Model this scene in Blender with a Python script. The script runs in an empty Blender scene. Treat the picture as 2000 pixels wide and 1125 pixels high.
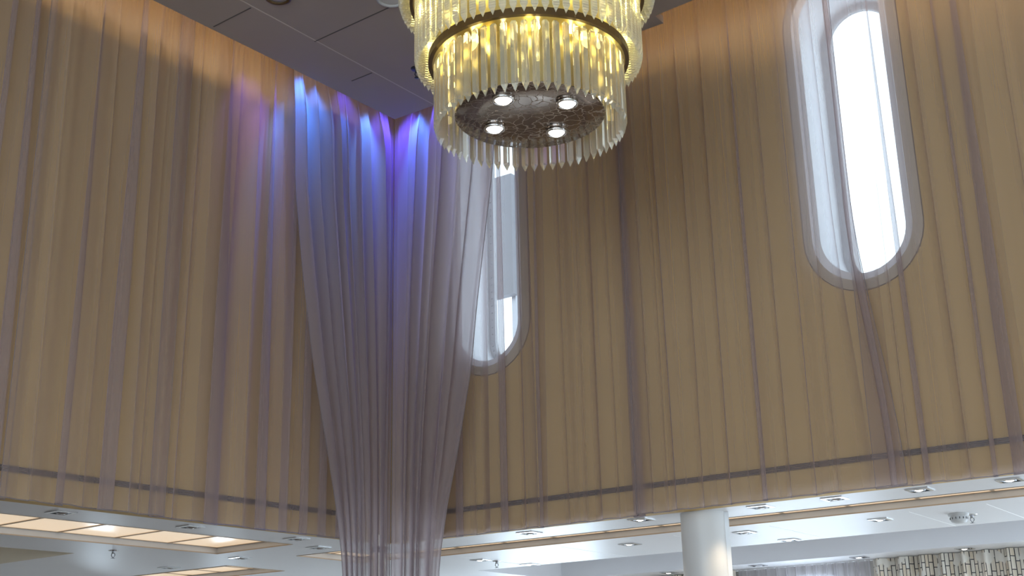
import bpy, bmesh, math, random
from math import sin, cos, pi, radians, exp, sqrt, hypot
from mathutils import Vector, Matrix
from mathutils.geometry import tessellate_polygon

random.seed(11)
COL = bpy.context.scene.collection
EYE = 1.55                       # eye height over the lower deck's floor

# ------------------------------------------------------------------ camera
FPX = 2450.0
_p, _r = radians(18.1), radians(-1.27)
FW = Vector((0, cos(_p), sin(_p)))
_R0 = Vector((1, 0, 0)); _U0 = _R0.cross(FW)
RT = _R0 * cos(_r) + _U0 * sin(_r)
UP = -_R0 * sin(_r) + _U0 * cos(_r)
cam = bpy.data.cameras.new('camera'); camo = bpy.data.objects.new('camera', cam); COL.objects.link(camo)
cam.sensor_width = 36; cam.lens = 36 * FPX / 2000; cam.clip_start = 0.05; cam.clip_end = 200
M3 = Matrix((RT, UP, -FW)).transposed()
camo.matrix_world = Matrix.Translation((0, 0, EYE)) @ M3.to_4x4()
bpy.context.scene.camera = camo

def at(px, py, z):
    """where the sight line through a photo point meets height z (over the eye)"""
    d = FW * FPX + RT * (px - 1000) + UP * (562.5 - py)
    d = d * (z / d.z)
    return Vector((d.x, d.y, d.z + EYE))

# ------------------------------------------------------------------ frames of the two upper walls
Cn = Vector((-0.8216, 8.2470, 0))
uL = Vector((-0.605294, -0.796002, 0)); nL = Vector((0.796002, -0.605294, 0))
uR = Vector((0.816138, -0.577858, 0)); nR = Vector((-0.577858, -0.816138, 0))
def PL(u, v, z): return Cn + uL * u - nL * v + Vector((0, 0, z + EYE))
def PR(u, v, z): return Cn + uR * u - nR * v + Vector((0, 0, z + EYE))
CEIL, SOF = 3.84, 1.0          # the ceiling board ends some 0.2 m short of the curtains

# ------------------------------------------------------------------ mesh helpers
class MB:
    def __init__(s): s.v = []; s.f = []; s.sm = []; s.mi = []; s.uv = {}
    def vert(s, p): s.v.append(Vector(p)); return len(s.v) - 1
    def face(s, idx, sm=False, mi=0): s.f.append(tuple(idx)); s.sm.append(sm); s.mi.append(mi)
    def hexa(s, P, mi=0):
        """eight corners: bottom ring 0-3, top ring 4-7"""
        k = len(s.v); s.v += [Vector(p) for p in P]
        for q in ((3, 2, 1, 0), (4, 5, 6, 7), (0, 1, 5, 4), (1, 2, 6, 5), (2, 3, 7, 6), (3, 0, 4, 7)):
            s.face([k + i for i in q], False, mi)
    def box(s, fr, u0, u1, v0, v1, z0, z1, mi=0):
        s.hexa([fr(u0, v0, z0), fr(u1, v0, z0), fr(u1, v1, z0), fr(u0, v1, z0),
                fr(u0, v0, z1), fr(u1, v0, z1), fr(u1, v1, z1), fr(u0, v1, z1)], mi)
    def tube(s, pts, r, n=8, cap=True, sm=True, mi=0):
        k0 = len(s.v); pts = [Vector(p) for p in pts]; m = len(pts)
        rr = r if isinstance(r, (list, tuple)) else [r] * m
        for i, p in enumerate(pts):
            t = (pts[min(i + 1, m - 1)] - pts[max(i - 1, 0)]).normalized()
            a = Vector((0, 0, 1)) if abs(t.z) < .9 else Vector((1, 0, 0))
            x = t.cross(a).normalized(); y = x.cross(t)
            for j in range(n):
                q = 2 * pi * j / n
                s.v.append(p + x * (rr[i] * cos(q)) + y * (rr[i] * sin(q)))
        for i in range(m - 1):
            for j in range(n):
                a = k0 + i * n + j; b = k0 + i * n + (j + 1) % n
                s.face((a, b, b + n, a + n), sm, mi)
        if cap:
            s.face([k0 + j for j in range(n)][::-1], False, mi)
            s.face([k0 + (m - 1) * n + j for j in range(n)], False, mi)
    def lathe(s, prof, c, n=48, sm=True, closed=False, mi=0):
        """profile of (r, z) turned about a vertical axis at c"""
        k0 = len(s.v); m = len(prof)
        for (r, z) in prof:
            for j in range(n):
                q = 2 * pi * j / n
                s.v.append(Vector((c[0] + r * cos(q), c[1] + r * sin(q), c[2] + z)))
        for i in range(m if closed else m - 1):
            i2 = (i + 1) % m
            for j in range(n):
                a = k0 + i * n + j; b = k0 + i * n + (j + 1) % n
                c_ = k0 + i2 * n + (j + 1) % n; d = k0 + i2 * n + j
                s.face((a, b, c_, d), sm, mi)
    def sheet(s, loops, inv=False, mi=0):
        """flat polygon with holes"""
        tri = tessellate_polygon(loops); flat = [p for l in loops for p in l]
        k = len(s.v); s.v += [Vector(p) for p in flat]
        for t in tri:
            s.face([k + i for i in (t[::-1] if inv else t)], False, mi)
    def band(s, A, B, closed=True, sm=False, mi=0):
        k = len(s.v); n = len(A); s.v += [Vector(p) for p in A] + [Vector(p) for p in B]
        for i in range(n if closed else n - 1):
            j = (i + 1) % n
            s.face((k + i, k + j, k + n + j, k + n + i), sm, mi)
    def build(s, name, mat, parent=None, base=None, fix=True):
        me = bpy.data.meshes.new(name)
        b = Vector(base) if base is not None else Vector((0, 0, 0))
        me.from_pydata([p - b for p in s.v], [], s.f)
        me.polygons.foreach_set('use_smooth', s.sm)
        mats = mat if isinstance(mat, (list, tuple)) else [mat]
        for m in mats: me.materials.append(m)
        if len(mats) > 1: me.polygons.foreach_set('material_index', s.mi)
        if fix:
            bm = bmesh.new(); bm.from_mesh(me)
            bmesh.ops.recalc_face_normals(bm, faces=bm.faces)
            bm.to_mesh(me); bm.free()
        o = bpy.data.objects.new(name, me); COL.objects.link(o)
        o.location = b
        if parent is not None:
            o.parent = parent
            o.location = b - parent.location if base is not None else -parent.location
        return o

def empty(name, loc):
    o = bpy.data.objects.new(name, None); COL.objects.link(o); o.location = loc; o.empty_display_size = .1
    return o
def tag(o, label, cat, group=None, kind=None):
    o['label'] = label; o['category'] = cat
    if group: o['group'] = group
    if kind: o['kind'] = kind
    return o
def struct(o): o['kind'] = 'structure'; return o
def light(name, kind, loc, energy, color, **kw):
    l = bpy.data.lights.new(name, kind); l.energy = energy; l.color = color
    for k, v in kw.items(): setattr(l, k, v)
    o = bpy.data.objects.new(name, l); COL.objects.link(o); o.location = loc
    return o
def aim(o, d): o.rotation_euler = Vector(d).to_track_quat('-Z', 'Y').to_euler()

# ------------------------------------------------------------------ materials
def new_mat(name):
    m = bpy.data.materials.new(name); m.use_nodes = True
    nt = m.node_tree; nt.nodes.clear()
    return m, nt, nt.nodes.new('ShaderNodeOutputMaterial')
def N(nt, t, **inp):
    n = nt.nodes.new(t)
    for k, v in inp.items():
        k = k.replace('_', ' ')
        n.inputs[k].default_value = v
    return n
def math_n(nt, op, a, b=None):
    n = nt.nodes.new('ShaderNodeMath'); n.operation = op
    for i, x in enumerate((a, b)):
        if x is None: continue
        if isinstance(x, (int, float)): n.inputs[i].default_value = x
        else: nt.links.new(x, n.inputs[i])
    return n.outputs[0]
def ramp(nt, fac, stops):
    r = nt.nodes.new('ShaderNodeValToRGB')
    while len(r.color_ramp.elements) < len(stops): r.color_ramp.elements.new(.5)
    for e, (p, c) in zip(r.color_ramp.elements, stops): e.position = p; e.color = (*c, 1) if len(c) == 3 else c
    nt.links.new(fac, r.inputs[0]); return r.outputs[0]
def plain(name, col, rough=.6, metal=0, spec=.5, var=.06, scale=6, bump=0, bscale=60):
    m, nt, out = new_mat(name)
    b = N(nt, 'ShaderNodeBsdfPrincipled', Roughness=rough, Metallic=metal)
    b.inputs['Specular IOR Level'].default_value = spec
    tc = nt.nodes.new('ShaderNodeTexCoord')
    nz = N(nt, 'ShaderNodeTexNoise', Scale=scale, Detail=4.0); nt.links.new(tc.outputs['Object'], nz.inputs['Vector'])
    lo = tuple(max(0, c * (1 - var)) for c in col); hi = tuple(min(1, c * (1 + var)) for c in col)
    nt.links.new(ramp(nt, nz.outputs[0], [(.3, lo), (.7, hi)]), b.inputs['Base Color'])
    if bump:
        n2 = N(nt, 'ShaderNodeTexNoise', Scale=bscale, Detail=3.0); nt.links.new(tc.outputs['Object'], n2.inputs['Vector'])
        bp = N(nt, 'ShaderNodeBump', Strength=bump, Distance=.01); nt.links.new(n2.outputs[0], bp.inputs['Height'])
        nt.links.new(bp.outputs[0], b.inputs['Normal'])
    nt.links.new(b.outputs[0], out.inputs[0]); return m
def glow(name, col, strength, base=(.8, .8, .8), rough=.2):
    m, nt, out = new_mat(name)
    b = N(nt, 'ShaderNodeBsdfPrincipled', Roughness=rough)
    b.inputs['Base Color'].default_value = (*base, 1)
    b.inputs['Emission Color'].default_value = (*col, 1); b.inputs['Emission Strength'].default_value = strength
    nt.links.new(b.outputs[0], out.inputs[0]); return m
def sheer(name, col, a, warp=260, trans=.5):
    """open-weave voile: threads of a given cover; seen aslant the threads close up"""
    m, nt, out = new_mat(name)
    uv = nt.nodes.new('ShaderNodeUVMap')
    mp = N(nt, 'ShaderNodeMapping'); mp.inputs['Scale'].default_value = (warp, 2.0, 1)
    nt.links.new(uv.outputs[0], mp.inputs[0])
    nz = N(nt, 'ShaderNodeTexNoise', Scale=1.0, Detail=2.0); nt.links.new(mp.outputs[0], nz.inputs['Vector'])
    lw = N(nt, 'ShaderNodeLayerWeight', Blend=.5)
    c = math_n(nt, 'MAXIMUM', math_n(nt, 'SUBTRACT', 1.0, lw.outputs['Facing']), .10)
    av = math_n(nt, 'ADD', 1 - a - .015, math_n(nt, 'MULTIPLY', nz.outputs[0], .03))
    op = math_n(nt, 'SUBTRACT', 1.0, math_n(nt, 'POWER', av, math_n(nt, 'DIVIDE', 1.0, c)))
    d = N(nt, 'ShaderNodeBsdfDiffuse'); d.inputs[0].default_value = (*col, 1)
    t = N(nt, 'ShaderNodeBsdfTranslucent'); t.inputs[0].default_value = (*[min(1, c * 1.3) for c in col], 1)
    mx = N(nt, 'ShaderNodeMixShader'); mx.inputs[0].default_value = trans
    nt.links.new(d.outputs[0], mx.inputs[1]); nt.links.new(t.outputs[0], mx.inputs[2])
    tr = nt.nodes.new('ShaderNodeBsdfTransparent')
    m2 = nt.nodes.new('ShaderNodeMixShader'); nt.links.new(op, m2.inputs[0])
    nt.links.new(tr.outputs[0], m2.inputs[1]); nt.links.new(mx.outputs[0], m2.inputs[2])
    nt.links.new(m2.outputs[0], out.inputs[0]); return m

M = {}
M['wall'] = plain('upper_wall_paint', (.605, .415, .165), .7, var=.03, scale=2)
M['soffit'] = plain('satin_white_ceiling', (.78, .78, .80), .42, var=.015, scale=1.5)
M['lowwall'] = plain('lower_wall_paint', (.55, .52, .48), .7)
M['reveal'] = plain('grey_coffer_paint', (.56, .55, .54), .6, var=.02)
M['recess'] = plain('cream_recess_paint', (.85, .77, .64), .6, var=.02)
M['ceil'] = plain('taupe_ceiling_panel', (.33, .275, .25), .55, var=.03, scale=2)
M['jointd'] = plain('dark_panel_joint', (.10, .085, .08), .7)
M['jointl'] = plain('pale_panel_joint', (.50, .43, .40), .6)
M['jointw'] = plain('white_panel_joint', (.95, .95, .95), .5)
M['carpet'] = plain('brown_carpet', (.24, .185, .15), .95, var=.3, scale=9)  # dark brown of the added floor sheet
M['floor'] = plain('pale_stone', (.60, .55, .50), .8, var=.15, scale=3)
M['white'] = plain('white_window_trim', (.84, .85, .87), .45, var=.01)
M['flange'] = plain('window_flange_paint', (.50, .43, .33), .6, var=.01)
M['gasket'] = plain('grey_window_gasket', (.46, .47, .48), .6)
M['seam'] = plain('trim_seam', (.14, .11, .09), .8)
M['slot'] = plain('slot_grey', (.13, .12, .12), .5)
M['slotm'] = plain('slot_alloy', (.20, .19, .19), .25, metal=1)
M['chrome'] = plain('polished_chrome', (.72, .73, .75), .12, metal=1, var=.02)
M['steel'] = plain('dull_steel', (.38, .38, .40), .35, metal=1)
M['cup'] = plain('dark_reflector_cup', (.05, .05, .055), .3, metal=.6)
M['brass'] = plain('brushed_brass', (.76, .62, .30), .30, metal=1, var=.05)
M['bronze'] = plain('dark_bronze', (.16, .105, .055), .35, metal=.8)
M['lamp_on'] = glow('lit_lamp', (1, .93, .82), 14)
M['lamp_off'] = plain('unlit_lamp_glass', (.42, .38, .35), .08, metal=.5)
M['spot'] = glow('lit_spot_lens', (1, .90, .76), 22)
M['bulb'] = glow('warm_bulb', (1, .84, .42), 6)
M['panel'] = glow('lit_cream_panel', (1, .74, .48), .55, base=(.82, .75, .64), rough=.14)
M['bar'] = plain('tan_divider', (.42, .33, .24), .5)
M['col'] = plain('column_paint', (.66, .65, .64), .45, var=.01)
M['colstrip'] = plain('column_cover_strip', (.80, .82, .84), .4, var=.01)
M['plastic'] = plain('white_plastic', (.55, .55, .55), .45)
M['black'] = plain('matt_black', (.012, .013, .012), .6)
M['ext'] = plain('outside_grey_panel', (.15, .16, .185), .6)
M['deck'] = plain('outside_deck', (.45, .45, .46), .8)
M['sheer'] = sheer('taupe_voile', (.47, .39, .395), .37)
M['drape'] = sheer('gathered_voile', (.45, .38, .40), .64, trans=.46)
M['hem'] = sheer('voile_hem', (.42, .37, .38), .62)
M['cafe'] = sheer('pale_voile', (.66, .64, .67), .50)

def pane_mat(name, tint):
    m, nt, out = new_mat(name)
    g = N(nt, 'ShaderNodeBsdfGlossy', Roughness=.02); t = nt.nodes.new('ShaderNodeBsdfTransparent')
    t.inputs[0].default_value = tint
    fr = N(nt, 'ShaderNodeFresnel', IOR=1.45)
    mx = nt.nodes.new('ShaderNodeMixShader'); nt.links.new(fr.outputs[0], mx.inputs[0])
    nt.links.new(t.outputs[0], mx.inputs[1]); nt.links.new(g.outputs[0], mx.inputs[2])
    nt.links.new(mx.outputs[0], out.inputs[0]); return m
M['pane'] = pane_mat('tinted_window_glass', (.43, .45, .455, 1)); M['pane_b'] = pane_mat('window_glass', (.95, .97, .98, 1))  # upper panes darkened to dim the sky behind the curtain folds
def crystal_mat(name, dif, ribs):
    m, nt, out = new_mat(name)
    g = N(nt, 'ShaderNodeBsdfGlass', Roughness=.015, IOR=1.5); g.inputs[0].default_value = (.985, .97, .90, 1)
    tl = N(nt, 'ShaderNodeBsdfTranslucent'); tl.inputs[0].default_value = (.95, .92, .80, 1)
    df = N(nt, 'ShaderNodeBsdfDiffuse'); df.inputs[0].default_value = (.9, .88, .80, 1)
    a = nt.nodes.new('ShaderNodeAddShader'); nt.links.new(tl.outputs[0], a.inputs[0]); nt.links.new(df.outputs[0], a.inputs[1])
    tr = nt.nodes.new('ShaderNodeBsdfTransparent')
    m1 = nt.nodes.new('ShaderNodeMixShader'); m1.inputs[0].default_value = .25
    nt.links.new(g.outputs[0], m1.inputs[1]); nt.links.new(tr.outputs[0], m1.inputs[2])
    m2 = nt.nodes.new('ShaderNodeMixShader'); m2.inputs[0].default_value = dif
    nt.links.new(m1.outputs[0], m2.inputs[1]); nt.links.new(a.outputs[0], m2.inputs[2])
    if ribs:
        tc = nt.nodes.new('ShaderNodeTexCoord'); sx = nt.nodes.new('ShaderNodeSeparateXYZ'); nt.links.new(tc.outputs['Object'], sx.inputs[0])
        wv = math_n(nt, 'SINE', math_n(nt, 'MULTIPLY', sx.outputs[2], 2 * pi / .012))
        bp = N(nt, 'ShaderNodeBump', Strength=.5, Distance=.003); nt.links.new(wv, bp.inputs['Height'])
        for x in (g, tl, df): nt.links.new(bp.outputs[0], x.inputs['Normal'])
    nt.links.new(m2.outputs[0], out.inputs[0]); return m
M['crystal'] = crystal_mat('clear_crystal', .12, False)
M['crystal_b'] = crystal_mat('beaded_crystal', .26, True)
def mirror_mat():
    m, nt, out = new_mat('crackled_mirror')
    tc = nt.nodes.new('ShaderNodeTexCoord')
    nz = N(nt, 'ShaderNodeTexNoise', Scale=9.0, Detail=3.0); nt.links.new(tc.outputs['Object'], nz.inputs['Vector'])
    mx = nt.nodes.new('ShaderNodeMixRGB'); mx.inputs[0].default_value = .12
    nt.links.new(tc.outputs['Object'], mx.inputs[1]); nt.links.new(nz.outputs['Color'], mx.inputs[2])
    vo = N(nt, 'ShaderNodeTexVoronoi', Scale=24.0); vo.feature = 'DISTANCE_TO_EDGE'
    nt.links.new(mx.outputs[0], vo.inputs['Vector'])
    b = N(nt, 'ShaderNodeBsdfPrincipled', Metallic=.9)
    nt.links.new(ramp(nt, vo.outputs[0], [(0, (.42, .36, .31)), (.03, (.34, .28, .24)), (.06, (.26, .205, .17))]), b.inputs['Base Color'])
    nt.links.new(ramp(nt, vo.outputs[0], [(0, (.5, .5, .5)), (.06, (.10, .10, .10))]), b.inputs['Roughness'])
    nt.links.new(b.outputs[0], out.inputs[0]); return m
M['mirror'] = mirror_mat()
def print_mat():
    """upright outlined bars in rows, printed on cloth"""
    m, nt, out = new_mat('bar_print_cloth')
    uv = nt.nodes.new('ShaderNodeUVMap')
    mp = N(nt, 'ShaderNodeMapping'); mp.inputs['Rotation'].default_value = (0, 0, pi / 2)
    nt.links.new(uv.outputs[0], mp.inputs[0])
    def brick(off, w, h, c1, c2):
        b = N(nt, 'ShaderNodeTexBrick', Scale=1.0); b.offset = off; b.squash = 1
        b.inputs['Brick Width'].default_value = w; b.inputs['Row Height'].default_value = h
        b.inputs['Mortar Size'].default_value = .0035; b.inputs['Mortar Smooth'].default_value = .1
        b.inputs['Color1'].default_value = (*c1, 1); b.inputs['Color2'].default_value = (*c2, 1)
        b.inputs['Mortar'].default_value = (.03, .03, .035, 1)
        nt.links.new(mp.outputs[0], b.inputs['Vector']); return b
    b1 = brick(.37, .10, .035, (.74, .70, .63), (.70, .60, .47))
    nz = N(nt, 'ShaderNodeTexNoise', Scale=9.0, Detail=1.0); nt.links.new(uv.outputs[0], nz.inputs['Vector'])
    mx = nt.nodes.new('ShaderNodeMixRGB'); mx.inputs[2].default_value = (.74, .70, .64, 1)
    nt.links.new(ramp(nt, nz.outputs[0], [(.56, (0, 0, 0)), (.60, (1, 1, 1))]), mx.inputs[0])
    nt.links.new(b1.outputs[0], mx.inputs[1])
    d = N(nt, 'ShaderNodeBsdfPrincipled', Roughness=.8); nt.links.new(mx.outputs[0], d.inputs['Base Color'])
    nt.links.new(d.outputs[0], out.inputs[0]); return m
M['print'] = print_mat()

# ------------------------------------------------------------------ the room: outlines
A0, A1 = -3.9, 11.0           # lower deck reaches 3.9 m beyond the upper walls; the hall is 11 m deep
def X2(a, b, z):              # a along the left wall, b along the right wall
    return Cn + uL * a + uR * b + Vector((0, 0, z + EYE))
FV = 3.85                      # far lower walls stand this far beyond the upper ones

# floor
m = MB(); m.hexa([X2(-FV, -FV, -EYE - .1), X2(A1, -FV, -EYE - .1), X2(A1, A1, -EYE - .1), X2(-FV, A1, -EYE - .1),
                  X2(-FV, -FV, -EYE), X2(A1, -FV, -EYE), X2(A1, A1, -EYE), X2(-FV, A1, -EYE)])
struct(m.build('floor', M['floor']))
m = MB(); m.hexa([X2(a, b, z) for z in (-EYE + .0, -EYE + .012) for a, b in ((-1.2, -FV + .02), (A1 - .02, -FV + .02), (A1 - .02, 1.6), (-1.2, 1.6))])
struct(m.build('floor_carpet', M['carpet']))  # unseen dark sheet, added to cut bounce onto the left lower ceiling

def stadium(cu, zb, zt, R, n=20):
    """outline of an upright window with round ends, (u, z) pairs"""
    P = []
    for i in range(n + 1):
        q = pi + pi * i / n; P.append((cu + R * cos(q), zb + R + R * sin(q)))
    for i in range(n + 1):
        q = pi * i / n; P.append((cu + R * cos(q), zt - R + R * sin(q)))
    return P
WV = .16                       # the wall stands this far behind the curtain line
WIN = [(.693, 2.11, 3.94), (3.267, 2.165, 3.99), (5.84, 2.165, 3.99)]
WR = .243; GR = .192; REV = .34

# upper walls (0.06 thick skins with holes), from the lower ceiling up past the ceiling edge
TOP = 4.42
m = MB()
m.box(PL, -.2, A1, WV, WV + .08, SOF - .002, TOP)
struct(m.build('wall_left', M['wall']))
m = MB()
outer = [(-WV, SOF - .002), (A1, SOF - .002), (A1, TOP), (-WV, TOP)]
holes = [stadium(*w[:3], WR) for w in WIN]
for v in (WV, WV + .08):
    m.sheet([[PR(u, v, z) for u, z in outer]] + [[PR(u, v, z) for u, z in h] for h in holes])
m.band([PR(u, WV, z) for u, z in outer], [PR(u, WV + .08, z) for u, z in outer])
struct(m.build('wall_right', M['wall'], fix=False))

# windows of the upper right wall: moulded trim ring, deep reveal, gasket ring with bolts, pane
for k, (cu, zb, zt) in enumerate(WIN):
    w = struct(empty('window_%d' % (k + 1), PR(cu, WV, zb)))
    R2 = WR + .095
    s0 = stadium(cu, zb, zt, WR); s1 = stadium(cu, zb - .095, zt + .095, R2); s2 = stadium(cu, zb - .10, zt + .10, R2 + .005)
    sm_ = stadium(cu, zb - .042, zt + .042, WR + .042)
    m = MB()
    m.band([PR(u, WV - .004, z) for u, z in s1], [PR(u, WV - .016, z) for u, z in sm_], sm=True)
    m.band([PR(u, WV - .016, z) for u, z in sm_], [PR(u, WV - .002, z) for u, z in s0], sm=True, mi=1)  # lip set white to stand for window light falling on it
    m.band([PR(u, WV - .004, z) for u, z in s1], [PR(u, WV, z) for u, z in s1])
    struct(m.build('trim_ring', [M['flange'], M['white']], w))
    m = MB(); m.band([PR(u, WV - .004, z) for u, z in s1], [PR(u, WV - .003, z) for u, z in s2])
    m.band([PR(u, WV - .003, z) for u, z in s2], [PR(u, WV, z) for u, z in s2])
    struct(m.build('trim_seam', M['seam'], w))
    g0 = stadium(cu, zb + .047, zt - .047, GR)
    m = MB()
    m.band([PR(u, WV - .002, z) for u, z in s0], [PR(u, WV + REV, z) for u, z in s0], sm=True)
    struct(m.build('reveal', M['white'], w, fix=False))
    m = MB()
    m.band([PR(u, WV + REV, z) for u, z in s0], [PR(u, WV + REV, z) for u, z in g0])
    m.band([PR(u, WV + REV, z) for u, z in g0], [PR(u, WV + REV + .03, z) for u, z in g0])
    gm = stadium(cu, zb + .024, zt - .024, (WR + GR) / 2)
    for i in range(len(gm)):                      # bolt heads
        a, b = gm[i], gm[(i + 1) % len(gm)]
        d = hypot(b[0] - a[0], b[1] - a[1]); q = max(1, int(d / .05))
        for j in range(q):
            u, z = a[0] + (b[0] - a[0]) * j / q, a[1] + (b[1] - a[1]) * j / q
            m.tube([PR(u, WV + REV, z), PR(u, WV + REV - .006, z)], .006, 6)
    struct(m.build('gasket_ring', M['gasket'], w, fix=False))
    m = MB(); m.sheet([[PR(u, WV + REV + .015, z) for u, z in g0]])
    struct(m.build('pane', M['pane'], w, fix=False))

# metal slot along the foot of both walls
def slot(name, fr, u0, u1, z):
    o = struct(empty(name, fr(u0, WV, z)))
    m = MB(); m.box(fr, u0, u1, WV - .004, WV, z - .015, z + .015); struct(m.build('slot_bed', M['slot'], o))
    m = MB()
    for dz in (-.013, -.004, .005, .014): m.box(fr, u0, u1, WV - .010, WV - .004, z + dz - .0018, z + dz + .0018)
    struct(m.build('slot_rail', M['slotm'], o))
slot('trim_1', PL, .30, A1 - .5, 1.146)
slot('trim_2', PR, .30, A1 - .5, 1.158)

# ------------------------------------------------------------------ ceiling (flat board whose edge stops short of the curtain)
cor = at(771, 233, CEIL)
def cxy(px, py): p = at(px, py, CEIL); return p
e_notch1 = cxy(1296, 45.5); e_notch2 = cxy(1279, 31); e_d = (cxy(1355, 0) - e_notch2).normalized()
far_r = e_notch2 + e_d * 8.8
far_l = cor + uL * 10.4
edge = [far_l, cor, e_notch1, e_notch2, far_r, far_r + nR * 9.2, far_l + nL * 8]
low = [Vector((p.x, p.y, CEIL + EYE)) for p in edge]; hi = [p + Vector((0, 0, .05)) for p in low]
m = MB(); m.sheet([low]); m.sheet([hi]); m.band(low, hi)
ce = m.build('ceiling', M['ceil']); struct(ce)
# joints between the ceiling panels
m1, m2 = MB(), MB()
def strip(mb, a, b, w=.004, dz=-.0015):
    a = Vector(a); b = Vector(b); t = (b - a).normalized(); s = Vector((-t.y, t.x, 0)) * w
    z = Vector((0, 0, dz)); z2 = Vector((0, 0, .001))
    mb.hexa([a - s + z, b - s + z, b + s + z, a + s + z, a - s + z2, b - s + z2, b + s + z2, a + s + z2])
j0 = cxy(591.5, 65.8); j1 = cxy(829.7, 194.8); jd = (j1 - j0).normalized()
strip(m2, j1 + jd * .35, j0 - jd * 7)
strip(m2, j1 + jd * 1.2 + uR * 1.25, j0 - jd * 7 + uR * 1.25)
for (a, b) in (((417, 52), (490, 15)), ((614.6, 81), (735.5, 25.6)), ((687, 158), (726.6, 142))):
    pa, pb = cxy(*a), cxy(*b); strip(m1, pa, pa + (pb - pa).normalized() * (1.25 if a[0] == 614.6 else (pb - pa).length))
for k in range(6):
    q = j0 - jd * (1.15 * k + 1.6); strip(m1, q, q + uR * 1.25)
struct(m1.build('trim_3', M['jointd'])); struct(m2.build('trim_4', M['jointl']))
# roof slab over the cove
# only over the hall, so that the sky still reaches the upper windows
m = MB(); m.hexa([X2(-.21, -.2, TOP), X2(A1, -.2, TOP), X2(A1, A1, TOP), X2(-.21, A1, TOP),
                  X2(-.21, -.2, TOP + .1), X2(A1, -.2, TOP + .1), X2(A1, A1, TOP + .1), X2(-.21, A1, TOP + .1)])
struct(m.build('ceiling_slab', M['ceil']))

# ------------------------------------------------------------------ lower ceiling with its recesses
def rect(fr, u0, u1, v0, v1, z=SOF): return [fr(u0, v0, z), fr(u1, v0, z), fr(u1, v1, z), fr(u0, v1, z)]
COFFERS = [  # frame, u0, u1, v0, v1, columns, rows
    (PL, .27, .27 + .42 * 9, .64, 1.40, 9, 1),
    (PR, -.65, -.65 + .42 * 15, .66, 1.03, 15, 1),
    (PR, -1.12, -.70, .27, .95, 1, 2),
    (PR, -3.40, -1.95, .36, .96, 4, 2),
]
RECESS = [(PR, -.9, 9.0, 2.12, 3.36, .30), (PL, 1.0, 7.0, 2.0, 3.3, .22)]
WS = WV + .06
ow = [X2(A1, -WS, SOF), X2(A1, -FV, SOF), X2(-FV, -FV, SOF), X2(-FV, A1, SOF), X2(-WS, A1, SOF), X2(-WS, -WS, SOF)]
DOWN_L = [(2.17, .39), (1.31, .385), (.46, .395), (.02, .65), (-.01, 1.48), (-.05, 2.34)]
holes = [rect(*c[:5]) for c in COFFERS] + [rect(*r[:5]) for r in RECESS]
m = MB(); m.sheet([ow] + holes)
for kq, r in enumerate(RECESS):
    fr, u0, u1, v0, v1, h = r
    lo = rect(fr, u0, u1, v0, v1); hi_ = rect(fr, u0, u1, v0, v1, SOF + h)
    m.band(lo, hi_, mi=kq); m.sheet([hi_], mi=kq)
ow2 = [p + Vector((0, 0, .36)) for p in ow]
m.sheet([ow2]); m.band(ow, ow2)
struct(m.build('ceiling_lower', [M['soffit'], M['recess']], fix=False))
# fine joints of the lower ceiling
m = MB()
for u in (-.36, .53, 1.42, 2.11, 3.0, 3.45, 4.3):
    strip(m, PR(u, 1.20, SOF), PR(u, 2.10, SOF), .003, -.0012)
struct(m.build('trim_5', M['jointw']))

# coffers with lit cream panels
CL = ['long row of lit cream ceiling panels under the left wall curtain',
      'narrow trough of lit cream ceiling panels running under the right wall curtain',
      'small lit cream ceiling panels half hidden behind the left edge of the gathered corner drape',
      'lit cream ceiling panels with white reflections at the bottom edge, left of the gathered drape']
for (fr, u0, u1, v0, v1, nc, nr), lab in zip(COFFERS, CL):
    o = tag(empty('coffer_light', fr((u0 + u1) / 2, (v0 + v1) / 2, SOF)), lab, 'ceiling light', 'lit panel coffers in the lower ceiling')
    m = MB(); h = .043
    m.band(rect(fr, u0, u1, v0, v1), rect(fr, u0, u1, v0, v1, SOF + h))
    e = .003
    rim = rect(fr, u0 - e, u1 + e, v0 - e, v1 + e, SOF - .003); rin = rect(fr, u0 + .001, u1 - .001, v0 + .001, v1 - .001, SOF - .003)
    m.build('coffer_frame', M['reveal'], o)
    m = MB(); m.band(rim, rin); m.band(rin, rect(fr, u0 + .001, u1 - .001, v0 + .001, v1 - .001, SOF + .004)); m.band(rim, rect(fr, u0 - e, u1 + e, v0 - e, v1 + e, SOF))
    m.build('edge_bead', M['bar'], o)
    du, dv = (u1 - u0) / nc, (v1 - v0) / nr
    for i in range(nc):
        for j in range(nr):
            m = MB(); m.box(fr, u0 + du * i + .008, u0 + du * (i + 1) - .008, v0 + dv * j + .008, v0 + dv * (j + 1) - .008, SOF + h, SOF + h + .008)
            m.build('light_panel', M['panel'], o)
    m = MB()
    for i in range(nc + 1): m.box(fr, u0 + du * i - .009, u0 + du * i + .009, v0, v1, SOF + h - .004, SOF + h + .012)
    for j in range(nr + 1): m.box(fr, u0, u1, v0 + dv * j - .009, v0 + dv * j + .009, SOF + h - .0035, SOF + h + .0115)
    m.box(fr, u0 - .02, u1 + .02, v0 - .02, v1 + .02, SOF + h + .013, SOF + h + .03)
    m.build('divider_grid', M['bar'], o)

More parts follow.
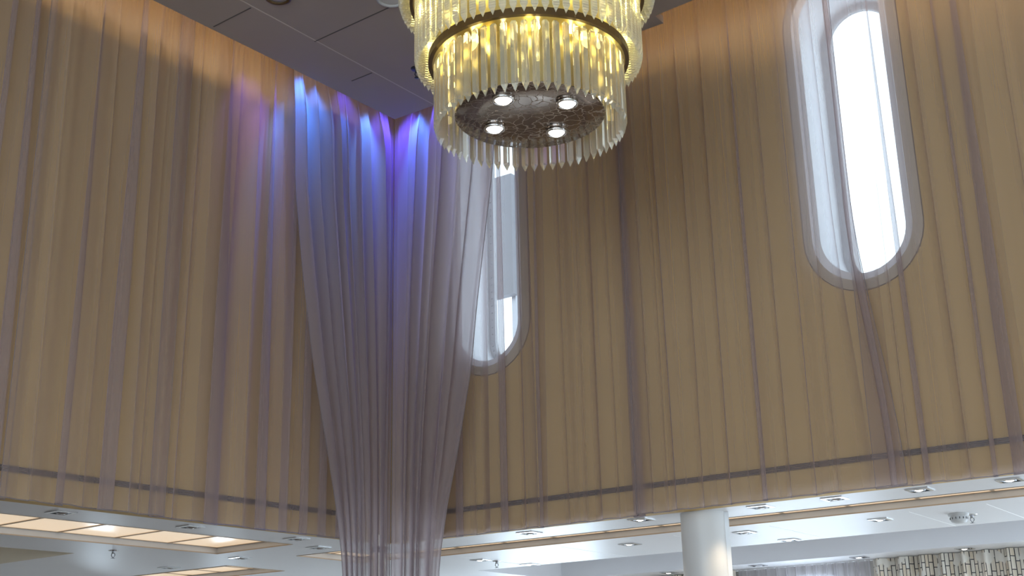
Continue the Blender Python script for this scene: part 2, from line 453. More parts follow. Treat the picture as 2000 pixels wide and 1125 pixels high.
# square downlights
def downlight(fr, u, v, lit, lab, s=.062, off=0.0):
    o = tag(empty('square_downlight', fr(u, v, SOF)), lab, 'downlight', 'square downlights in the lower ceiling')
    z0 = SOF - .006; q = s * .70
    a = rect(fr, u - s, u + s, v - s, v + s, z0); b = rect(fr, u - q, u + q, v - q, v + q, z0 - .002)
    c = rect(fr, u - q, u + q, v - q, v + q, SOF - .001)
    m = MB(); m.band(a, b); m.band(b, c); m.band(a, rect(fr, u - s, u + s, v - s, v + s, SOF))
    m.build('frame', M['chrome'], o)
    m = MB(); m.sheet([rect(fr, u - q, u + q, v - q, v + q, SOF - .0015)]); m.build('baffle', M['cup'], o, fix=False)
    c = fr(u, v, SOF) + (uL * off)
    m = MB(); m.lathe([(.034, -.0015), (.036, -.006), (.030, -.010), (.026, -.006), (.024, -.002)], c, 20); m.build('lamp_ring', M['steel'], o)
    m = MB(); m.lathe([(.0005, -.012), (.012, -.0115), (.021, -.008), (.025, -.002)], c, 20)
    m.build('lamp', M['lamp_on'] if lit else M['lamp_off'], o)
    if lit:
        l = light('downlight_beam', 'SPOT', fr(u, v, SOF - .02), 7, (1, .93, .82), spot_size=radians(110), spot_blend=.8, shadow_soft_size=.025); aim(l, (0, 0, -1))
    return o
DL = [
    (PL, 2.17, .39, 0, 'unlit square chrome downlight below the curtain hem near the left edge, leftmost of all downlights'),
    (PL, 1.31, .385, 0, 'unlit square chrome downlight under the left curtain, above the middle of the lit panel row'),
    (PL, .46, .395, 0, 'unlit square downlight above the right end of the lit panel row, left of the drape'),
    (PL, .02, .65, 0, 'small square downlight right beside the left edge of the gathered drape'),
    (PL, -.01, 1.48, 0, 'unlit square downlight just below the right end of the long lit panel row'),
    (PL, -.05, 2.34, 0, 'unlit square downlight at the bottom, left of the small panels with white reflections'),
    (PR, .83, .38, 0, 'unlit square downlight with white glare right of the drape, under the right curtain hem'),
    (PR, 1.67, .345, 1, 'lit square downlight just left of the white column top'),
    (PR, 2.44, .36, 0, 'unlit square downlight with white glare just right of the column top'),
    (PR, 2.88, .36, 0, 'unlit square downlight with white glare, second one right of the column under the hem'),
    (PR, 3.34, .38, 1, 'lit square downlight under the right curtain, below the slanting curtain edge'),
    (PR, 3.80, .39, 1, 'lit square downlight at the right edge of the picture under the curtain hem'),
    (PR, -.37, 1.46, 1, 'lit square downlight beside a sprinkler, right of the drape bottom'),
    (PR, -.31, 2.02, 1, 'small lit square downlight at the bottom, below the bright ceiling glare right of the drape'),
    (PR, .97, 1.40, 1, 'lit square downlight left of the column, beyond the lit trough'),
    (PR, 1.85, 1.38, 0, 'unlit square downlight beside the column on the right, beyond the lit trough'),
    (PR, 1.89, 2.0, 1, 'lit square downlight on the bright glare patch right of the column'),
    (PR, 2.75, 1.41, 1, 'lit square downlight left of the smoke detector'),
    (PR, .12, 3.50, 1, 'lit square downlight above the patterned curtain, left of the column shaft'),
    (PR, .95, 3.50, 0, 'dim square downlight above the pale window voile right of the column'),
    (PR, 1.81, 3.52, 1, 'lit square downlight above the edge between pale voile and patterned curtain'),
    (PR, 2.63, 3.53, 1, 'lit square downlight above the middle of the right patterned curtain'),
]
for (fr, u, v, lit, lab) in DL: downlight(fr, u, v, lit, lab, off=.012 if lit else -.008)

# sprinklers, smoke detector and the other small ceiling fittings
def sprinkler(c, lab, mat=M['steel'], k=1.0):
    o = tag(empty('sprinkler_head', c), lab, 'sprinkler', 'sprinkler heads')
    m = MB(); m.lathe([(.0005, -.002), (.032 * k, -.004), (.034 * k, 0)], c, 20); m.build('escutcheon', M['chrome'] if mat is M['steel'] else mat, o)
    m = MB(); m.tube([c, c + Vector((0, 0, -.022 * k))], .010 * k, 10); m.build('body', mat, o)
    m = MB()
    for sg in (-1, 1): m.tube([c + Vector((sg * .009 * k, 0, -.020 * k)), c + Vector((sg * .012 * k, 0, -.034 * k)), c + Vector((0, 0, -.050 * k))], .003 * k, 6)
    m.build('yoke', mat, o)
    m = MB(); m.lathe([(.0005, -.049 * k), (.015 * k, -.051 * k), (.015 * k, -.053 * k), (.0005, -.054 * k)], c, 12); m.build('deflector', mat, o)
    return o
sprinkler(PL(.91, 1.69, SOF), 'small sprinkler head below the long lit panel row at the bottom left')
sprinkler(PR(-.34, 1.62, SOF), 'small sprinkler head next to a lit downlight right of the drape bottom')
sprinkler(PR(3.25, 1.60, SOF), 'sprinkler head beside the white smoke detector')
sprinkler(at(815, 134, CEIL), 'dark sprinkler head on the taupe ceiling left of the chandelier', M['cup'], 1.25)
c = PR(3.20, 1.50, SOF)
o = tag(empty('smoke_detector', c), 'round white smoke detector on the lower ceiling at the right', 'smoke detector')
m = MB(); m.lathe([(.062, 0), (.060, -.014), (.050, -.018)], c, 28); m.build('base', M['plastic'], o)
m = MB(); m.lathe([(.050, -.016), (.050, -.040), (.044, -.052), (.026, -.058), (.0005, -.059)], c, 28); m.build('head', M['plastic'], o)
m = MB()
for j in range(14):
    q = 2 * pi * j / 14; d = Vector((cos(q), sin(q), 0))
    m.tube([c + d * .0505 + Vector((0, 0, -.024)), c + d * .0505 + Vector((0, 0, -.036))], .0025, 5)
m.build('vent_slots', M['cup'], o)
# black spotlight in the left recess
c = at(2, 1086, SOF + .215)
o = tag(empty('ceiling_spotlight', c), 'small black spotlight hanging at the left edge of the picture near the bottom', 'spotlight')
m = MB(); m.lathe([(.0005, 0), (.045, -.002), (.045, -.014), (.0005, -.016)], c, 18); m.build('mount', M['black'], o)
m = MB(); m.tube([c + Vector((0, 0, -.012)), c + Vector((0, 0, -.075))], .010, 8); m.build('stem', M['black'], o)
hd = c + Vector((0, 0, -.085)); dv_ = Vector((.8, -.35, -.28)).normalized()
m = MB(); m.tube([hd - dv_ * .09, hd - dv_ * .07, hd + dv_ * .05, hd + dv_ * .09], [.022, .038, .042, .046], 14); m.build('lamp_head', M['black'], o)
# round fittings of the high ceiling
for (px, py, r, mt, mt2, lab, nm, cat) in ((543, -6, .075, 'bronze', 'lamp_off', 'round recessed fitting on the taupe ceiling at the top edge, left of the chandelier', 'recessed_downlight', 'downlight'),
                        (764, -3, .085, 'plastic', 'plastic', 'pale round ceiling fitting touching the chandelier on its left at the top edge', 'ceiling_detector', 'ceiling fitting')):
    c = at(px, py, CEIL)
    o = tag(empty(nm, c), lab, cat)
    m = MB(); m.lathe([(r, 0), (r, -.010), (r * .82, -.014), (r * .74, -.004)], c, 32); m.build('ring', M[mt], o)
    m = MB(); m.lathe([(.0005, -.006), (r * .5, -.006), (r * .75, -.003)], c, 32); m.build('lens', M[mt2], o)

# ------------------------------------------------------------------ column in front of the right soffit, slim post inside the drape
cc = PR(2.065, .37, 0); cc.z = 0
o = tag(empty('column', (cc.x, cc.y, 0)), 'round white column carrying the lower ceiling, with a pale strip down its right side', 'column')
m = MB(); m.lathe([(.128, 0), (.128, SOF + EYE - .0)], (cc.x, cc.y, 0), 48); m.build('shaft', M['col'], o)
m = MB(); m.lathe([(.142, 0), (.142, .10), (.128, .115)], (cc.x, cc.y, 0), 48); m.build('base_collar', M['steel'], o)
sd = Vector((.985, -.17, 0)).normalized(); sp = Vector((-sd.y, sd.x, 0))
def fs(a, b, z): return Vector((cc.x, cc.y, 0)) + sd * a + sp * b + Vector((0, 0, z))
m = MB(); m.box(fs, .10, .150, -.022, .045, .0, SOF + EYE - .001); m.build('cover_strip', M['colstrip'], o)
pc = at(741, 1046, SOF)
o = tag(empty('slim_post', (pc.x, pc.y, 0)), 'slim steel post seen through the bottom of the gathered corner drape', 'post')
m = MB(); m.lathe([(.042, 0), (.042, SOF + EYE)], (pc.x, pc.y, 0), 24); m.build('shaft', plain('warm_steel', (.62, .55, .44), .16, metal=1), o)
m = MB(); m.lathe([(.0425, 2.44), (.050, 2.445), (.050, 2.475), (.0425, 2.48)], (pc.x, pc.y, 0), 24); m.build('collar', M['cup'], o)

# ------------------------------------------------------------------ lower deck's far walls with windows
FWIN = [-1.30, 1.27, 3.84, 6.4]
def far_wall(name, fr, u0, u1, wins, zt=.86, zb=-.75, R=.40):
    m = MB(); outer = [(u0, -EYE), (u1, -EYE), (u1, SOF), (u0, SOF)]
    hs = [stadium(c, zb, zt, R) for c in wins]
    for v in (FV, FV + .12):
        m.sheet([[fr(u, v, z) for u, z in outer]] + [[fr(u, v, z) for u, z in h] for h in hs])
    for h in hs: m.band([fr(u, FV, z) for u, z in h], [fr(u, FV + .12, z) for u, z in h])
    struct(m.build(name, M['lowwall'], fix=False))
    for c in wins:
        g = struct(empty('window_%d' % far_wall.n, fr(c, FV, zb))); far_wall.n += 1
        m = MB(); m.sheet([[fr(u, FV + .08, z) for u, z in stadium(c, zb, zt, R)]]); struct(m.build('pane', M['pane_b'], g, fix=False))
        a, b = stadium(c, zb, zt, R), stadium(c, zb - .05, zt + .05, R + .05)
        m = MB(); m.band([fr(u, FV - .01, z) for u, z in a], [fr(u, FV - .01, z) for u, z in b]); m.band([fr(u, FV - .01, z) for u, z in b], [fr(u, FV, z) for u, z in b])
        struct(m.build('trim_ring', M['white'], g, fix=False))
far_wall.n = 4
far_wall('wall_far_right', PR, -FV, A1, FWIN, .88, -1.40, .80)
far_wall('wall_far_left', PL, -FV, A1, [-1.85, -.50], .55, .05, .20)

# hall's other two walls, behind the camera; wide openings added to let daylight in
def back_wall(name, fr, along0, along1, ops):
    """fr(t, z, depth)"""
    m = MB(); outer = [(along0, -EYE), (along1, -EYE), (along1, TOP), (along0, TOP)]
    hs = [[(a, z0), (b, z0), (b, z1), (a, z1)] for a, b, z0, z1 in ops]
    for d in (0, .15): m.sheet([[fr(t, z, d) for t, z in outer]] + [[fr(t, z, d) for t, z in h] for h in hs])
    for h in hs: m.band([fr(t, z, 0) for t, z in h], [fr(t, z, .15) for t, z in h])
    struct(m.build(name, M['lowwall'], fix=False))
OPS = [(3.2, 5.6, -.7, 3.2), (5.9, 8.3, -.7, 3.2), (8.6, 10.8, -.7, 3.2)]
back_wall('wall_rear_left', lambda t, z, d: X2(A1 + d, t, z), -FV, A1, OPS)
OPS2 = [(6.4, 8.0, -.7, 1.3), (-3.6, -.4, -1.4, .92)]  # unseen openings, the second added to light the right lower ceiling
back_wall('wall_rear_right', lambda t, z, d: X2(t, A1 + d, z), -FV, A1, OPS2)
def portal(fr, a, b, z0, z1, d):
    c = fr((a + b) / 2, (z0 + z1) / 2, .05)
    l = light('window_daylight', 'AREA', c, 1, (1, 1, 1), shape='RECTANGLE', size=b - a, size_y=z1 - z0)
    l.data.cycles.is_portal = True; aim(l, d)
for a, b, z0, z1 in OPS:
    portal(lambda t, z, d: X2(A1 + d, t, z), a, b, z0, z1, -uL)
for a, b, z0, z1 in OPS2: portal(lambda t, z, d: X2(t, A1 + d, z), a, b, z0, z1, -uR)
for c in FWIN[:3]:
    l = light('window_daylight', 'AREA', PR(c, FV + .1, -.23), 1, (1, 1, 1), shape='RECTANGLE', size=1.6, size_y=2.28); l.data.cycles.is_portal = True; aim(l, nR)
for c in [-1.85, -.50]:
    l = light('window_daylight', 'AREA', PL(c, FV + .1, .35), 1, (1, 1, 1), shape='RECTANGLE', size=.4, size_y=.5); l.data.cycles.is_portal = True; aim(l, nL)
for cu, zb, zt in WIN[:2]:
    l = light('window_daylight', 'AREA', PR(cu, WV + REV + .05, (zb + zt) / 2), 1, (1, 1, 1), shape='RECTANGLE', size=.42, size_y=zt - zb); l.data.cycles.is_portal = True; aim(l, nR)

# outside the middle window: a grey bulkhead panel on posts and a rail
o = tag(empty('outside_panel', PR(-.48, 2.0, 1.4)), 'grey panel standing outside the middle window behind the drape', 'panel')
m = MB(); m.box(PR, -1.05, -.395, 2.0, 2.08, 3.26, 4.36); m.build('board', M['ext'], o)
m = MB()
for u in (-1.0, -.45): m.box(PR, u - .02, u + .02, 2.08, 2.12, 1.36, 4.3)
m.build('post', M['steel'], o)

# ------------------------------------------------------------------ curtains
def cloth_mesh(name, mat, grid, uvs, parent=None, base=None):
    nr, ncv = len(grid), len(grid[0])
    m = MB()
    for row in grid:
        for p in row: m.v.append(p)
    for i in range(nr - 1):
        for j in range(ncv - 1):
            a = i * ncv + j; m.face((a, a + 1, a + ncv + 1, a + ncv), True)
    o = m.build(name, mat, parent, base, fix=False)
    uvl = o.data.uv_layers.new(name='UVMap')
    flat = [q for row in uvs for q in row]
    for lp in o.data.loops: uvl.data[lp.index].uv = flat[lp.vertex_index]
    return o

def sm(x): x = max(0, min(1, x)); return x * x * (3 - 2 * x)

def wall_curtain(fr, u0, u1, folds, lab, vbase, ztop, zhem, seed, du=.0045, lift=0.0, drift=None):
    """hanging voile; folds = (centre, half width, depth, tuck)"""
    rnd = random.Random(seed)
    n = int((u1 - u0) / du); nz = 30
    fine = [(rnd.uniform(0, 6.28), rnd.uniform(.9, 1.1)) for _ in range(4)]
    fd = [(c, w * (1.25 if g > 1.25 else 1.1), a * .8, (1.7 * g if g > 1.25 else 1.15 * g), rnd.uniform(-.016, .016), rnd.uniform(0, 6.28), rnd.uniform(.55, .95)) for c, w, a, g in folds]
    grid, uvs = [], []
    for i in range(nz + 1):
        f = i / nz                                  # 0 top .. 1 hem
        z = ztop + (zhem - ztop) * f
        row, ur = [], []
        for j in range(n + 1):
            t = u0 + (u1 - u0) * j / n
            u = t; nn = 0; dz = 0
            hd_ = max(0, 1 - f / .16)               # gathered heading
            for (c, w, a, g, dr, ph, k0) in fd:
                x = t - c - dr * sin(f * 2.6 + ph)
                if abs(x) > 3.2 * w: continue
                s = x / w; e = exp(-s * s)
                kk = (k0 + (1 - k0) * sm(f * 1.25)) * (1 - .45 * hd_)
                u -= kk * g * x * e
                nn += kk * a * e; dz += e * a * .26 * sm((f - .93) / .07)
            nn += .012 * sin(t * 36 * fine[2][1] + fine[2][0] + .5 * sin(t * 7)) + .007 * sin(t * 21 * fine[3][1] + fine[3][0] + .6 * f)
            nn += .0012 * (sin(t * 61 * fine[0][1] + fine[0][0]) + .7 * sin(t * 37 * fine[1][1] + fine[1][0] + f))
            nn += hd_ * .009 * sin(t * 190 + 2 * sin(t * 23))
            if drift: u += drift(t, f)
            row.append(fr(u, vbase - nn, z - dz)); ur.append((t, z))
        grid.append(row); uvs.append(ur)
    c0 = fr((u0 + u1) / 2, vbase, zhem)
    o = tag(empty('sheer_curtain', c0), lab, 'curtain', 'sheer curtains on the upper walls')
    cloth_mesh('cloth', M['sheer'], grid, uvs, o)
    hem = [p for p in grid[-1]]
    m = MB(); m.tube(hem[::2] + ([hem[-1]] if len(hem) % 2 == 0 else []), .0035, 5); m.build('hem', M['hem'], o)
    # selvedges
    for j in (0, n):
        m = MB(); m.tube([grid[i][j] for i in range(nz + 1)], .0022, 5); m.build('selvedge', M['hem'], o)
    return o

ZT = 4.36
FL = [(2.585, .022, .03, .7), (2.405, .036, .055, 1.75), (2.277, .022, .03, .9), (2.13, .05, .06, 1.8), (1.998, .022, .035, 1.0), (1.90, .02, .02, .5)]
FL0 = [(c, .03 + .02 * ((i * 7) % 3) / 2, .045, 1.4) for i, c in enumerate((2.93, 3.08, 3.28, 3.44, 3.66, 3.83, 4.05, 4.3, 4.5, 4.72, 4.9, 5.1, 5.35, 5.5, 5.72, 5.9, 6.15, 6.3, 6.55, 6.7))]
FL1 = [(1.66, .022, .03, .9), (1.555, .02, .02, .5), (1.415, .065, .07, 1.8), (1.31, .024, .03, .9), (1.17, .02, .02, .6), (1.045, .050, .06, 1.8), (.935, .025, .03, 1.0), (.86, .035, .045, 1.5), (.70, .04, .05, 1.6), (.54, .04, .05, 1.5), (.4, .04, .05, 1.5), (.2, .04, .05, 1.5)]
wall_curtain(PL, 2.66, 7.0, FL0 + [(2.78, .04, .05, 1.5)], 'sheer taupe curtain on the left wall at the left picture edge', .115, ZT, SOF - .012, 3)
wall_curtain(PL, 1.73, 2.72, FL, 'sheer taupe curtain on the left wall, second panel from the left edge', .08, ZT, SOF - .012, 4)
wall_curtain(PL, .06, 1.815, FL1, 'sheer taupe curtain on the left wall running behind the gathered corner drape', .12, ZT, SOF - .012, 5)
FR1 = [(.5, .04, .05, 1.5), (.61, .02, .03, .9), (.74, .02, .02, .4), (.845, .034, .045, 1.6), (1.0, .018, .028, .8), (1.075, .025, .04, 1.3), (1.14, .04, .045, 1.6), (1.205, .018, .03, .9), (1.323, .018, .025, .8), (1.45, .018, .03, .9), (1.56, .02, .02, .4), (1.66, .02, .025, .7), (1.79, .05, .05, 1.7)]
FR2 = [(1.915, .022, .035, 1.1), (2.0, .02, .02, .6), (2.075, .018, .035, 1.0), (2.155, .02, .02, .5), (2.24, .018, .03, .9), (2.33, .02, .015, .3), (2.42, .018, .035, 1.0), (2.53, .02, .02, .4), (2.615, .022, .045, 1.3), (2.70, .02, .02, .5), (2.765, .018, .03, .9), (2.905, .03, .035, 1.2), (3.03, .018, .03, .9), (3.15, .02, .03, .8)]
FR3 = [(3.35, .018, .02, .5), (3.395, .02, .03, 1.1), (3.465, .022, .04, 1.5), (3.56, .02, .02, .5), (3.69, .018, .03, .9), (3.80, .03, .04, 1.3), (3.93, .045, .055, 1.7), (4.03, .02, .03, .9), (4.16, .03, .04, 1.2), (4.3, .03, .04, 1.2), (4.5, .04, .05, 1.5), (4.7, .04, .05, 1.5), (4.9, .04, .05, 1.5)] + [(5.1 + .21 * i + .05 * (i % 3), .035, .045, 1.5 if i % 2 else 1.1) for i in range(9)]
wall_curtain(PR, .06, 1.865, FR1, 'sheer taupe curtain on the right wall between the corner drape and the dark vertical seam', .12, ZT, SOF - .012, 6)
def dr2(t, f):       # this panel's free edge swings aside below the window
    return .11 * sm((t - 3.06) / .19) * sm((f - .52) / .48)
wall_curtain(PR, 1.80, 3.275, FR2 + [(3.225, .024, .05, 2.0)], 'sheer taupe curtain on the right wall whose slanting free edge crosses the bright window', .07, ZT, SOF - .012, 7, drift=dr2)
wall_curtain(PR, 3.20, 7.2, FR3, 'sheer taupe curtain on the right wall at the right picture edge', .125, ZT, SOF - .012, 8)

# gathered drapes of the corner
TABL = [(0, 0), (.25, .065), (.42, .22), (.61, .44), (.82, .77), (.91, .90), (1, 1), (1.6, 1.30), (3, 1.45)]
TABR = [(0, 0), (.19, .09), (.49, .38), (.62, .48), (.79, .71), (.885, .865), (1, 1), (1.6, 1.28), (3, 1.42)]
def tab(T, x):
    for (a, b), (c, d) in zip(T, T[1:]):
        if x <= c: return b + (d - b) * max(0, (x - a)) / (c - a)
    return T[-1][1]
mid_b = Cn + (nL + nR) * .27                   # bundle stands just in front of the corner
def plan_px(px, py, zr):
    """a point of the bundle's plane under photo column px"""
    d = FW * FPX + RT * (px - 1000) + UP * (562.5 - py); s = mid_b.y / d.y
    return Vector((d.x * s, mid_b.y, 0))
zb_ref = .80
def drape(side, lab, seed, nf, wtop, pxa, pxb, TAB, layer):
    rnd = random.Random(seed); u_, n_ = (uL, nL) if side == 'L' else (uR, nR)
    Ta = Cn + u_ * wtop - n_ * .045; Tb = Cn - (nL + nR) * .03 + u_ * .012
    Ba, Bb = plan_px(pxa, 1125, 0), plan_px(pxb, 1125, 0)
    cs, acc = [], 0
    for k in range(nf):
        acc += rnd.uniform(.6, 1.4); cs.append(acc)
    acc += rnd.uniform(.4, .8)
    fd = [(c / acc, rnd.uniform(.55, .95) * .36 / nf * 1.5, rnd.uniform(.6, 1.2), rnd.uniform(1.2, 2.0), rnd.uniform(0, 6.28)) for c in cs]
    n = 620; nz = 44; grid, uvs = [], []
    for i in range(nz + 1):
        f = i / nz; z = ZT + (-EYE + .02 - ZT) * f
        t = max(0, (4.0 - z) / (4.0 - zb_ref))
        row, ur, ee = [], [], []
        hd_ = max(0, 1 - (ZT - z) / .55)
        for j in range(n + 1):
            s = j / n; e = s; nn = 0
            for (c, w, a, g, ph) in fd:
                x = s - c - .012 * sin(t * 2.2 + ph)
                if abs(x) > 3.2 * w: continue
                q = x / w; ex = exp(-q * q)
                e -= g * x * ex * (1 - .6 * hd_)
                nn += a * ex * (.064 + .012 * min(t, 1)) * (1 - .5 * hd_)
            nn *= sm((1 - s) / .20)
            nn += .004 * sin(s * 70 + 3 * sin(s * 9)) + hd_ * .010 * sin(s * 260 + 2 * sin(s * 31))
            ee.append((s, e, nn))
        e0, e1 = ee[0][1], ee[-1][1]
        for s, e, nn in ee:
            e = max(-.03, min(1, (e - e0) / (e1 - e0)))
            top = Ta.lerp(Tb, e); bot = Ba.lerp(Bb, e)
            kA = tab(TAB, t) ; kB = sm(min(1, t * 1.1))
            k = kA * (1 - s) + kB * s
            p = top.lerp(bot, k) if k <= 1 else bot.lerp((Ba + Bb) / 2, (k - 1) * .9)
            nd = (n_ * (1 - min(1, k)) + (nL + nR).normalized() * min(1, k)).normalized()
            # ends of the cloth are pulled flat
            row.append(Vector((p.x, p.y, z + EYE)) + nd * ((nn + .02 * sm((1 - s) / .20)) * sm(.5 + (4.0 - z) / .7) + layer)); ur.append((s * 2.2, z))
        grid.append(row); uvs.append(ur)
    c0 = (Ba + Bb) / 2
    o = tag(empty('gathered_drape', (c0.x, c0.y, 0)), lab, 'drape', 'gathered drapes in the corner')
    cloth_mesh('cloth', M['drape'], grid, uvs, o)
    for j in (0, n):
        m = MB(); m.tube([grid[i][j] for i in range(nz + 1)], .003, 5); m.build('selvedge', M['hem'], o)
    return o
drape('L', 'gathered taupe drape left of the corner, lit blue at the top and narrowing downwards', 21, 10, .95, 669, 761, TABL, 0.0)
drape('R', 'gathered taupe drape right of the corner, half covering the middle window', 22, 9, .90, 857, 764, TABR, .004)

# curtains of the lower deck's far right wall
def far_curtain(name, mat, u0, u1, lab, cat, grp, amp, wl, seed, v=FV - .10, ztop=SOF - .004):
    rnd = random.Random(seed); n = int((u1 - u0) / .006); ph = rnd.uniform(0, 6); grid, uvs = [], []
    for i in range(7):
        z = ztop + (-EYE + .03 - ztop) * i / 6; row, ur = [], []; arc = 0
        for j in range(n + 1):
            u = u0 + (u1 - u0) * j / n
            d = amp * (sin(u * 2 * pi / wl + ph + .8 * sin(u * 5.1)) + .35 * sin(u * 4 * pi / wl + 1.3))
            row.append(PR(u, v - d, z)); ur.append((u * 1.35, z))
        grid.append(row); uvs.append(ur)
    o = cloth_mesh(name, mat, grid, uvs, None, PR((u0 + u1) / 2, v, -EYE))
    tag(o, lab, cat, grp); return o
far_curtain('patterned_curtain', M['print'], 1.82, 3.4, 'curtain printed with outlined upright bars at the bottom right corner', 'curtain', 'patterned curtains of the lower deck', .035, .17, 1)
far_curtain('patterned_curtain', M['print'], -.75, .62, 'sliver of bar-patterned curtain at the bottom edge just left of the white column', 'curtain', 'patterned curtains of the lower deck', .035, .17, 2)
far_curtain('window_voile', M['cafe'], .64, 1.80, 'pale voile over a bright window at the bottom, right of the column', 'curtain', None, .02, .09, 3, v=FV - .055)

# ------------------------------------------------------------------ chandelier
D0 = 5.0; az = radians(1.10)
cx, cy = D0 * sin(az), D0 * cos(az)
ch = tag(empty('chandelier', (cx, cy, 3.45 + EYE)), 'tiered crystal chandelier of hanging glass prisms with four lit spots under a crackled mirror disc', 'chandelier')
def cz(z): return (cx, cy, EYE + z)
m = MB(); m.lathe([(.0005, 2.42), (.10, 2.42), (.20, 2.42), (.325, 2.42), (.33, 2.424), (.325, 2.428)], cz(0), 64); m.build('mirror_disc', M['mirror'], ch)
m = MB(); m.lathe([(.322, 2.43), (.322, 2.70)], cz(0), 64); m.build('inner_drum', M['brass'], ch)
m = MB(); m.lathe([(.40, 2.715), (.40, 3.02)], cz(0), 64); m.lathe([(.47, 3.02), (.47, 3.34)], cz(0), 64); m.build('upper_drum', M['brass'], ch)
def ring(r0, r1, z, h, mat, nm='tier_ring'):
    m = MB(); m.lathe([(r0, z), (r1, z), (r1, z + h), (r0, z + h)], cz(0), 72, closed=True, sm=False); return m.build(nm, mat, ch)
ring(.322, .428, 2.682, .022, M['brass']); ring(.428, .446, 2.672, .034, M['bronze'])
ring(.40, .515, 2.985, .022, M['brass']); ring(.515, .53, 2.975, .04, M['bronze'])
ring(.46, .60, 3.315, .03, M['bronze'])
m = MB(); m.lathe([(.0005, 3.345), (.60, 3.345), (.60, 3.365), (.0005, 3.37)], cz(0), 64); m.build('top_plate', M['bronze'], ch)
m = MB(); m.tube([Vector(cz(3.36)), Vector(cz(3.82))], .02, 16); m.build('rod', M['brass'], ch)
m = MB(); m.lathe([(.0005, 3.77), (.10, 3.78), (.12, 3.838), (.0005, 3.839)], cz(0), 40); m.build('ceiling_rose', M['bronze'], ch)
# prisms: three-sided bars with a pointed foot
def prism_mesh(L, s=.036):
    m = MB(); T = [(s * .58 * cos(q), s * .58 * sin(q)) for q in (-pi / 2, pi / 6, 5 * pi / 6)]
    e = .12
    sec = []
    for i in range(3):                           # blunt the edges a little
        a, b, c = T[i - 1], T[i], T[(i + 1) % 3]
        sec.append((b[0] + (a[0] - b[0]) * e, b[1] + (a[1] - b[1]) * e)); sec.append((b[0] + (c[0] - b[0]) * e, b[1] + (c[1] - b[1]) * e))
    lv = [(0, .45), (-.012, 1), (-L + .034, 1), (-L, .04)]
    for z, k in lv:
        for x, y in sec: m.vert((x * k, y * k, z))
    for i in range(3):
        for j in range(6):
            a = i * 6 + j; b = i * 6 + (j + 1) % 6; m.face((a, b, b + 6, a + 6))
    m.face(list(range(6))); m.face([18 + j for j in range(6)][::-1])
    return m
def prism_me(L, k='clear'):
    o = prism_mesh(L).build('crystal_prism', M['crystal' if k == 'clear' else 'crystal_b']); me = o.data; bpy.data.objects.remove(o); return me
meC, meB, meA = prism_me(.325), prism_me(.335, 'tier'), prism_me(.36, 'tier')
def prism_ring(me, R, z, n, keep, rest):
    for k in range(n):
        q = 2 * pi * (k + .5) / n
        loc = Vector((cx + R * cos(q), cy + R * sin(q), EYE + z)); rz = q + pi / 2 + pi
        if keep(q):
            o = bpy.data.objects.new('crystal_prism', me); COL.objects.link(o); o.parent = ch
            o.location = loc - ch.location; o.rotation_euler = (0, 0, rz)
        else: rest.append((me, loc, rz))
rest = []
prism_ring(meC, .412, 2.665, 60, lambda q: True, rest)
prism_ring(meB, .497, 2.99, 72, lambda q: math.sin(q) < -.1 and len([c for c in ch.children if c.name.startswith('crystal_prism')]) < 98, rest)
prism_ring(meA, .570, 3.315, 84, lambda q: False, rest)
bm = bmesh.new()
for me, loc, rz in rest:
    t = bmesh.new(); t.from_mesh(me); t.transform(Matrix.Translation(loc - ch.location) @ Matrix.Rotation(rz, 4, 'Z'))
    tm = bpy.data.meshes.new('t'); t.to_mesh(tm); t.free(); bm.from_mesh(tm); bpy.data.meshes.remove(tm)
me = bpy.data.meshes.new('upper_prisms'); bm.to_mesh(me); bm.free(); me.materials.append(M['crystal_b'])
o = bpy.data.objects.new('upper_prisms', me); COL.objects.link(o); o.parent = ch; o['kind'] = 'stuff'
# bulbs over the rings
for (R, z, n) in ((.372, 2.664, 16), (.455, 2.966, 18), (.535, 3.285, 18)):
    for k in range(n):
        q = 2 * pi * (k + .25) / n; c = Vector((cx + R * cos(q), cy + R * sin(q), EYE + z))
        m = MB(); m.lathe([(.0005, -.020), (.007, -.018), (.010, -.009), (.007, .004), (.006, .018)], c, 10); m.build('bulb', M['bulb'], ch)
for (R, z, n, e) in ((.372, 2.64, 10, .16), (.455, 2.88, 10, 1.4), (.535, 3.20, 10, 1.6)):
    for k in range(n):
        q = 2 * pi * (k + .5) / n
        light('chandelier_lamp', 'POINT', (cx + R * cos(q), cy + R * sin(q), EYE + z), e, (1, .86, .26), shadow_soft_size=.02)
# four spots under the mirror disc
for (px, py) in ((983, 197), (1108, 204), (966, 253), (1087, 260)):
    c = at(px, py, 2.405)
    m = MB(); m.lathe([(.046, .015), (.050, .004), (.046, -.004), (.038, -.002), (.034, .006)], c, 28); r_ = m.build('spot_lamp', M['chrome'], ch)
    m = MB(); m.lathe([(.0005, -.016), (.014, -.014), (.028, -.006), (.034, .004)], c, 24); b_ = m.build('lens', M['spot'], r_)
    b_.location = (0, 0, 0)
    l = light('chandelier_spot', 'SPOT', c + Vector((0, 0, -.03)), 12, (1, .86, .68), spot_size=radians(70), spot_blend=.6, shadow_soft_size=.03); aim(l, (0, 0, -1))

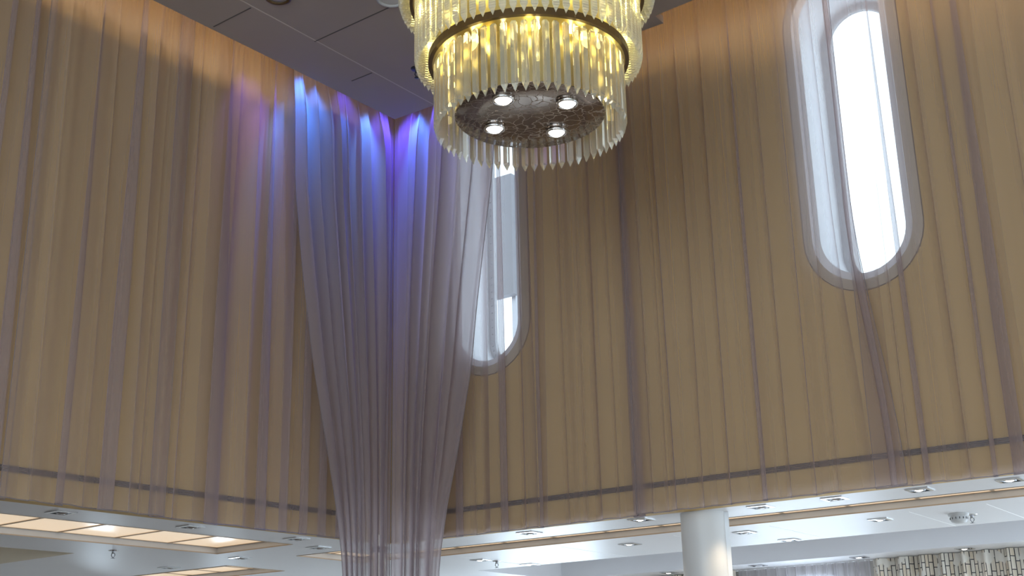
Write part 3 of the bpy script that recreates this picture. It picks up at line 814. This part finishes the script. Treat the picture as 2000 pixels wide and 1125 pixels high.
# ------------------------------------------------------------------ cove lights over the ceiling edge
def cove(fr, u0, u1, v, e, col, z):
    L = u1 - u0; l = light('cove_strip', 'AREA', fr((u0 + u1) / 2, v, z), e * L, col, shape='RECTANGLE', size=L, size_y=.03)
    d = -(nL if fr is PL else nR); x = (uL if fr is PL else uR)
    zq = -d; yq = zq.cross(x)
    l.rotation_euler = Matrix((x, yq, zq)).transposed().to_euler()
WARM = (1, .75, .46)
cove(PL, .85, 9, -.42, 2.1, WARM, CEIL + .12)
cove(PL, .30, .80, -.42, 1.1, WARM, CEIL + .12)
cove(PR, .45, 1.30, -.44, 1.0, WARM, CEIL + .12)
cove(PR, 1.32, 9, -.54, 2.0, WARM, CEIL + .13)
def blue(fr, u, v, e, col, size=40, tilt=0.0, zz=4.22):
    l = light('cove_led', 'SPOT', fr(u, v, zz), e, col, spot_size=radians(size), spot_blend=.9, shadow_soft_size=.015)
    aim(l, Vector((0, 0, -1)) - (nL if fr is PL else nR) * tilt)
B1, B2, B3 = (.05, .24, 1), (.10, .07, 1), (.30, .20, 1)
blue(PL, 1.27, -.12, 40, B3, 44, .25)
blue(PL, 1.08, -.12, 60, B3, 36, .25)
blue(PL, .93, -.13, 190, B1, 38, .24)
blue(PL, .78, -.13, 110, B1, 34, .22)
blue(PL, .52, -.13, 70, B1, 22, .16)
blue(PL, .50, -.12, 24, B2, 54, .20)
blue(PL, .30, -.14, 170, (.09, .30, 1), 30, .20)
blue(PL, .12, -.14, 70, B2, 56, .15)
blue(PR, .24, -.14, 180, (.06, .22, 1), 32, .20)
blue(PR, .12, -.14, 70, B2, 56, .15)
blue(PR, .42, -.12, 60, B2, 36, .20)
# added spot without a fitting, for the warm glow on the column
l = light('column_uplight', 'SPOT', cc + uR * .33 + nR * .06 + Vector((0, 0, SOF + EYE - .03)), 6, (1, .78, .5), spot_size=radians(80), spot_blend=.8, shadow_soft_size=.03); aim(l, Vector((-.28, .14, -1)))

# ------------------------------------------------------------------ sky outside, render look
w = bpy.data.worlds.new('sky'); bpy.context.scene.world = w; w.use_nodes = True
bg = w.node_tree.nodes['Background']; bg.inputs[0].default_value = (.72, .87, 1.0, 1); bg.inputs[1].default_value = 7.0
sc = bpy.context.scene
sc.view_settings.view_transform = 'Standard'; sc.view_settings.look = 'None'
sc.view_settings.exposure = 0.06; sc.view_settings.gamma = 1.0
sc.view_settings.use_curve_mapping = False
cy_ = sc.cycles
cy_.use_denoising = True
try: cy_.denoiser = 'OPENIMAGEDENOISE'
except Exception: pass
cy_.max_bounces = 10; cy_.diffuse_bounces = 4; cy_.glossy_bounces = 4; cy_.transmission_bounces = 10
cy_.transparent_max_bounces = 40; cy_.sample_clamp_indirect = 6.0; cy_.caustics_reflective = False; cy_.caustics_refractive = False
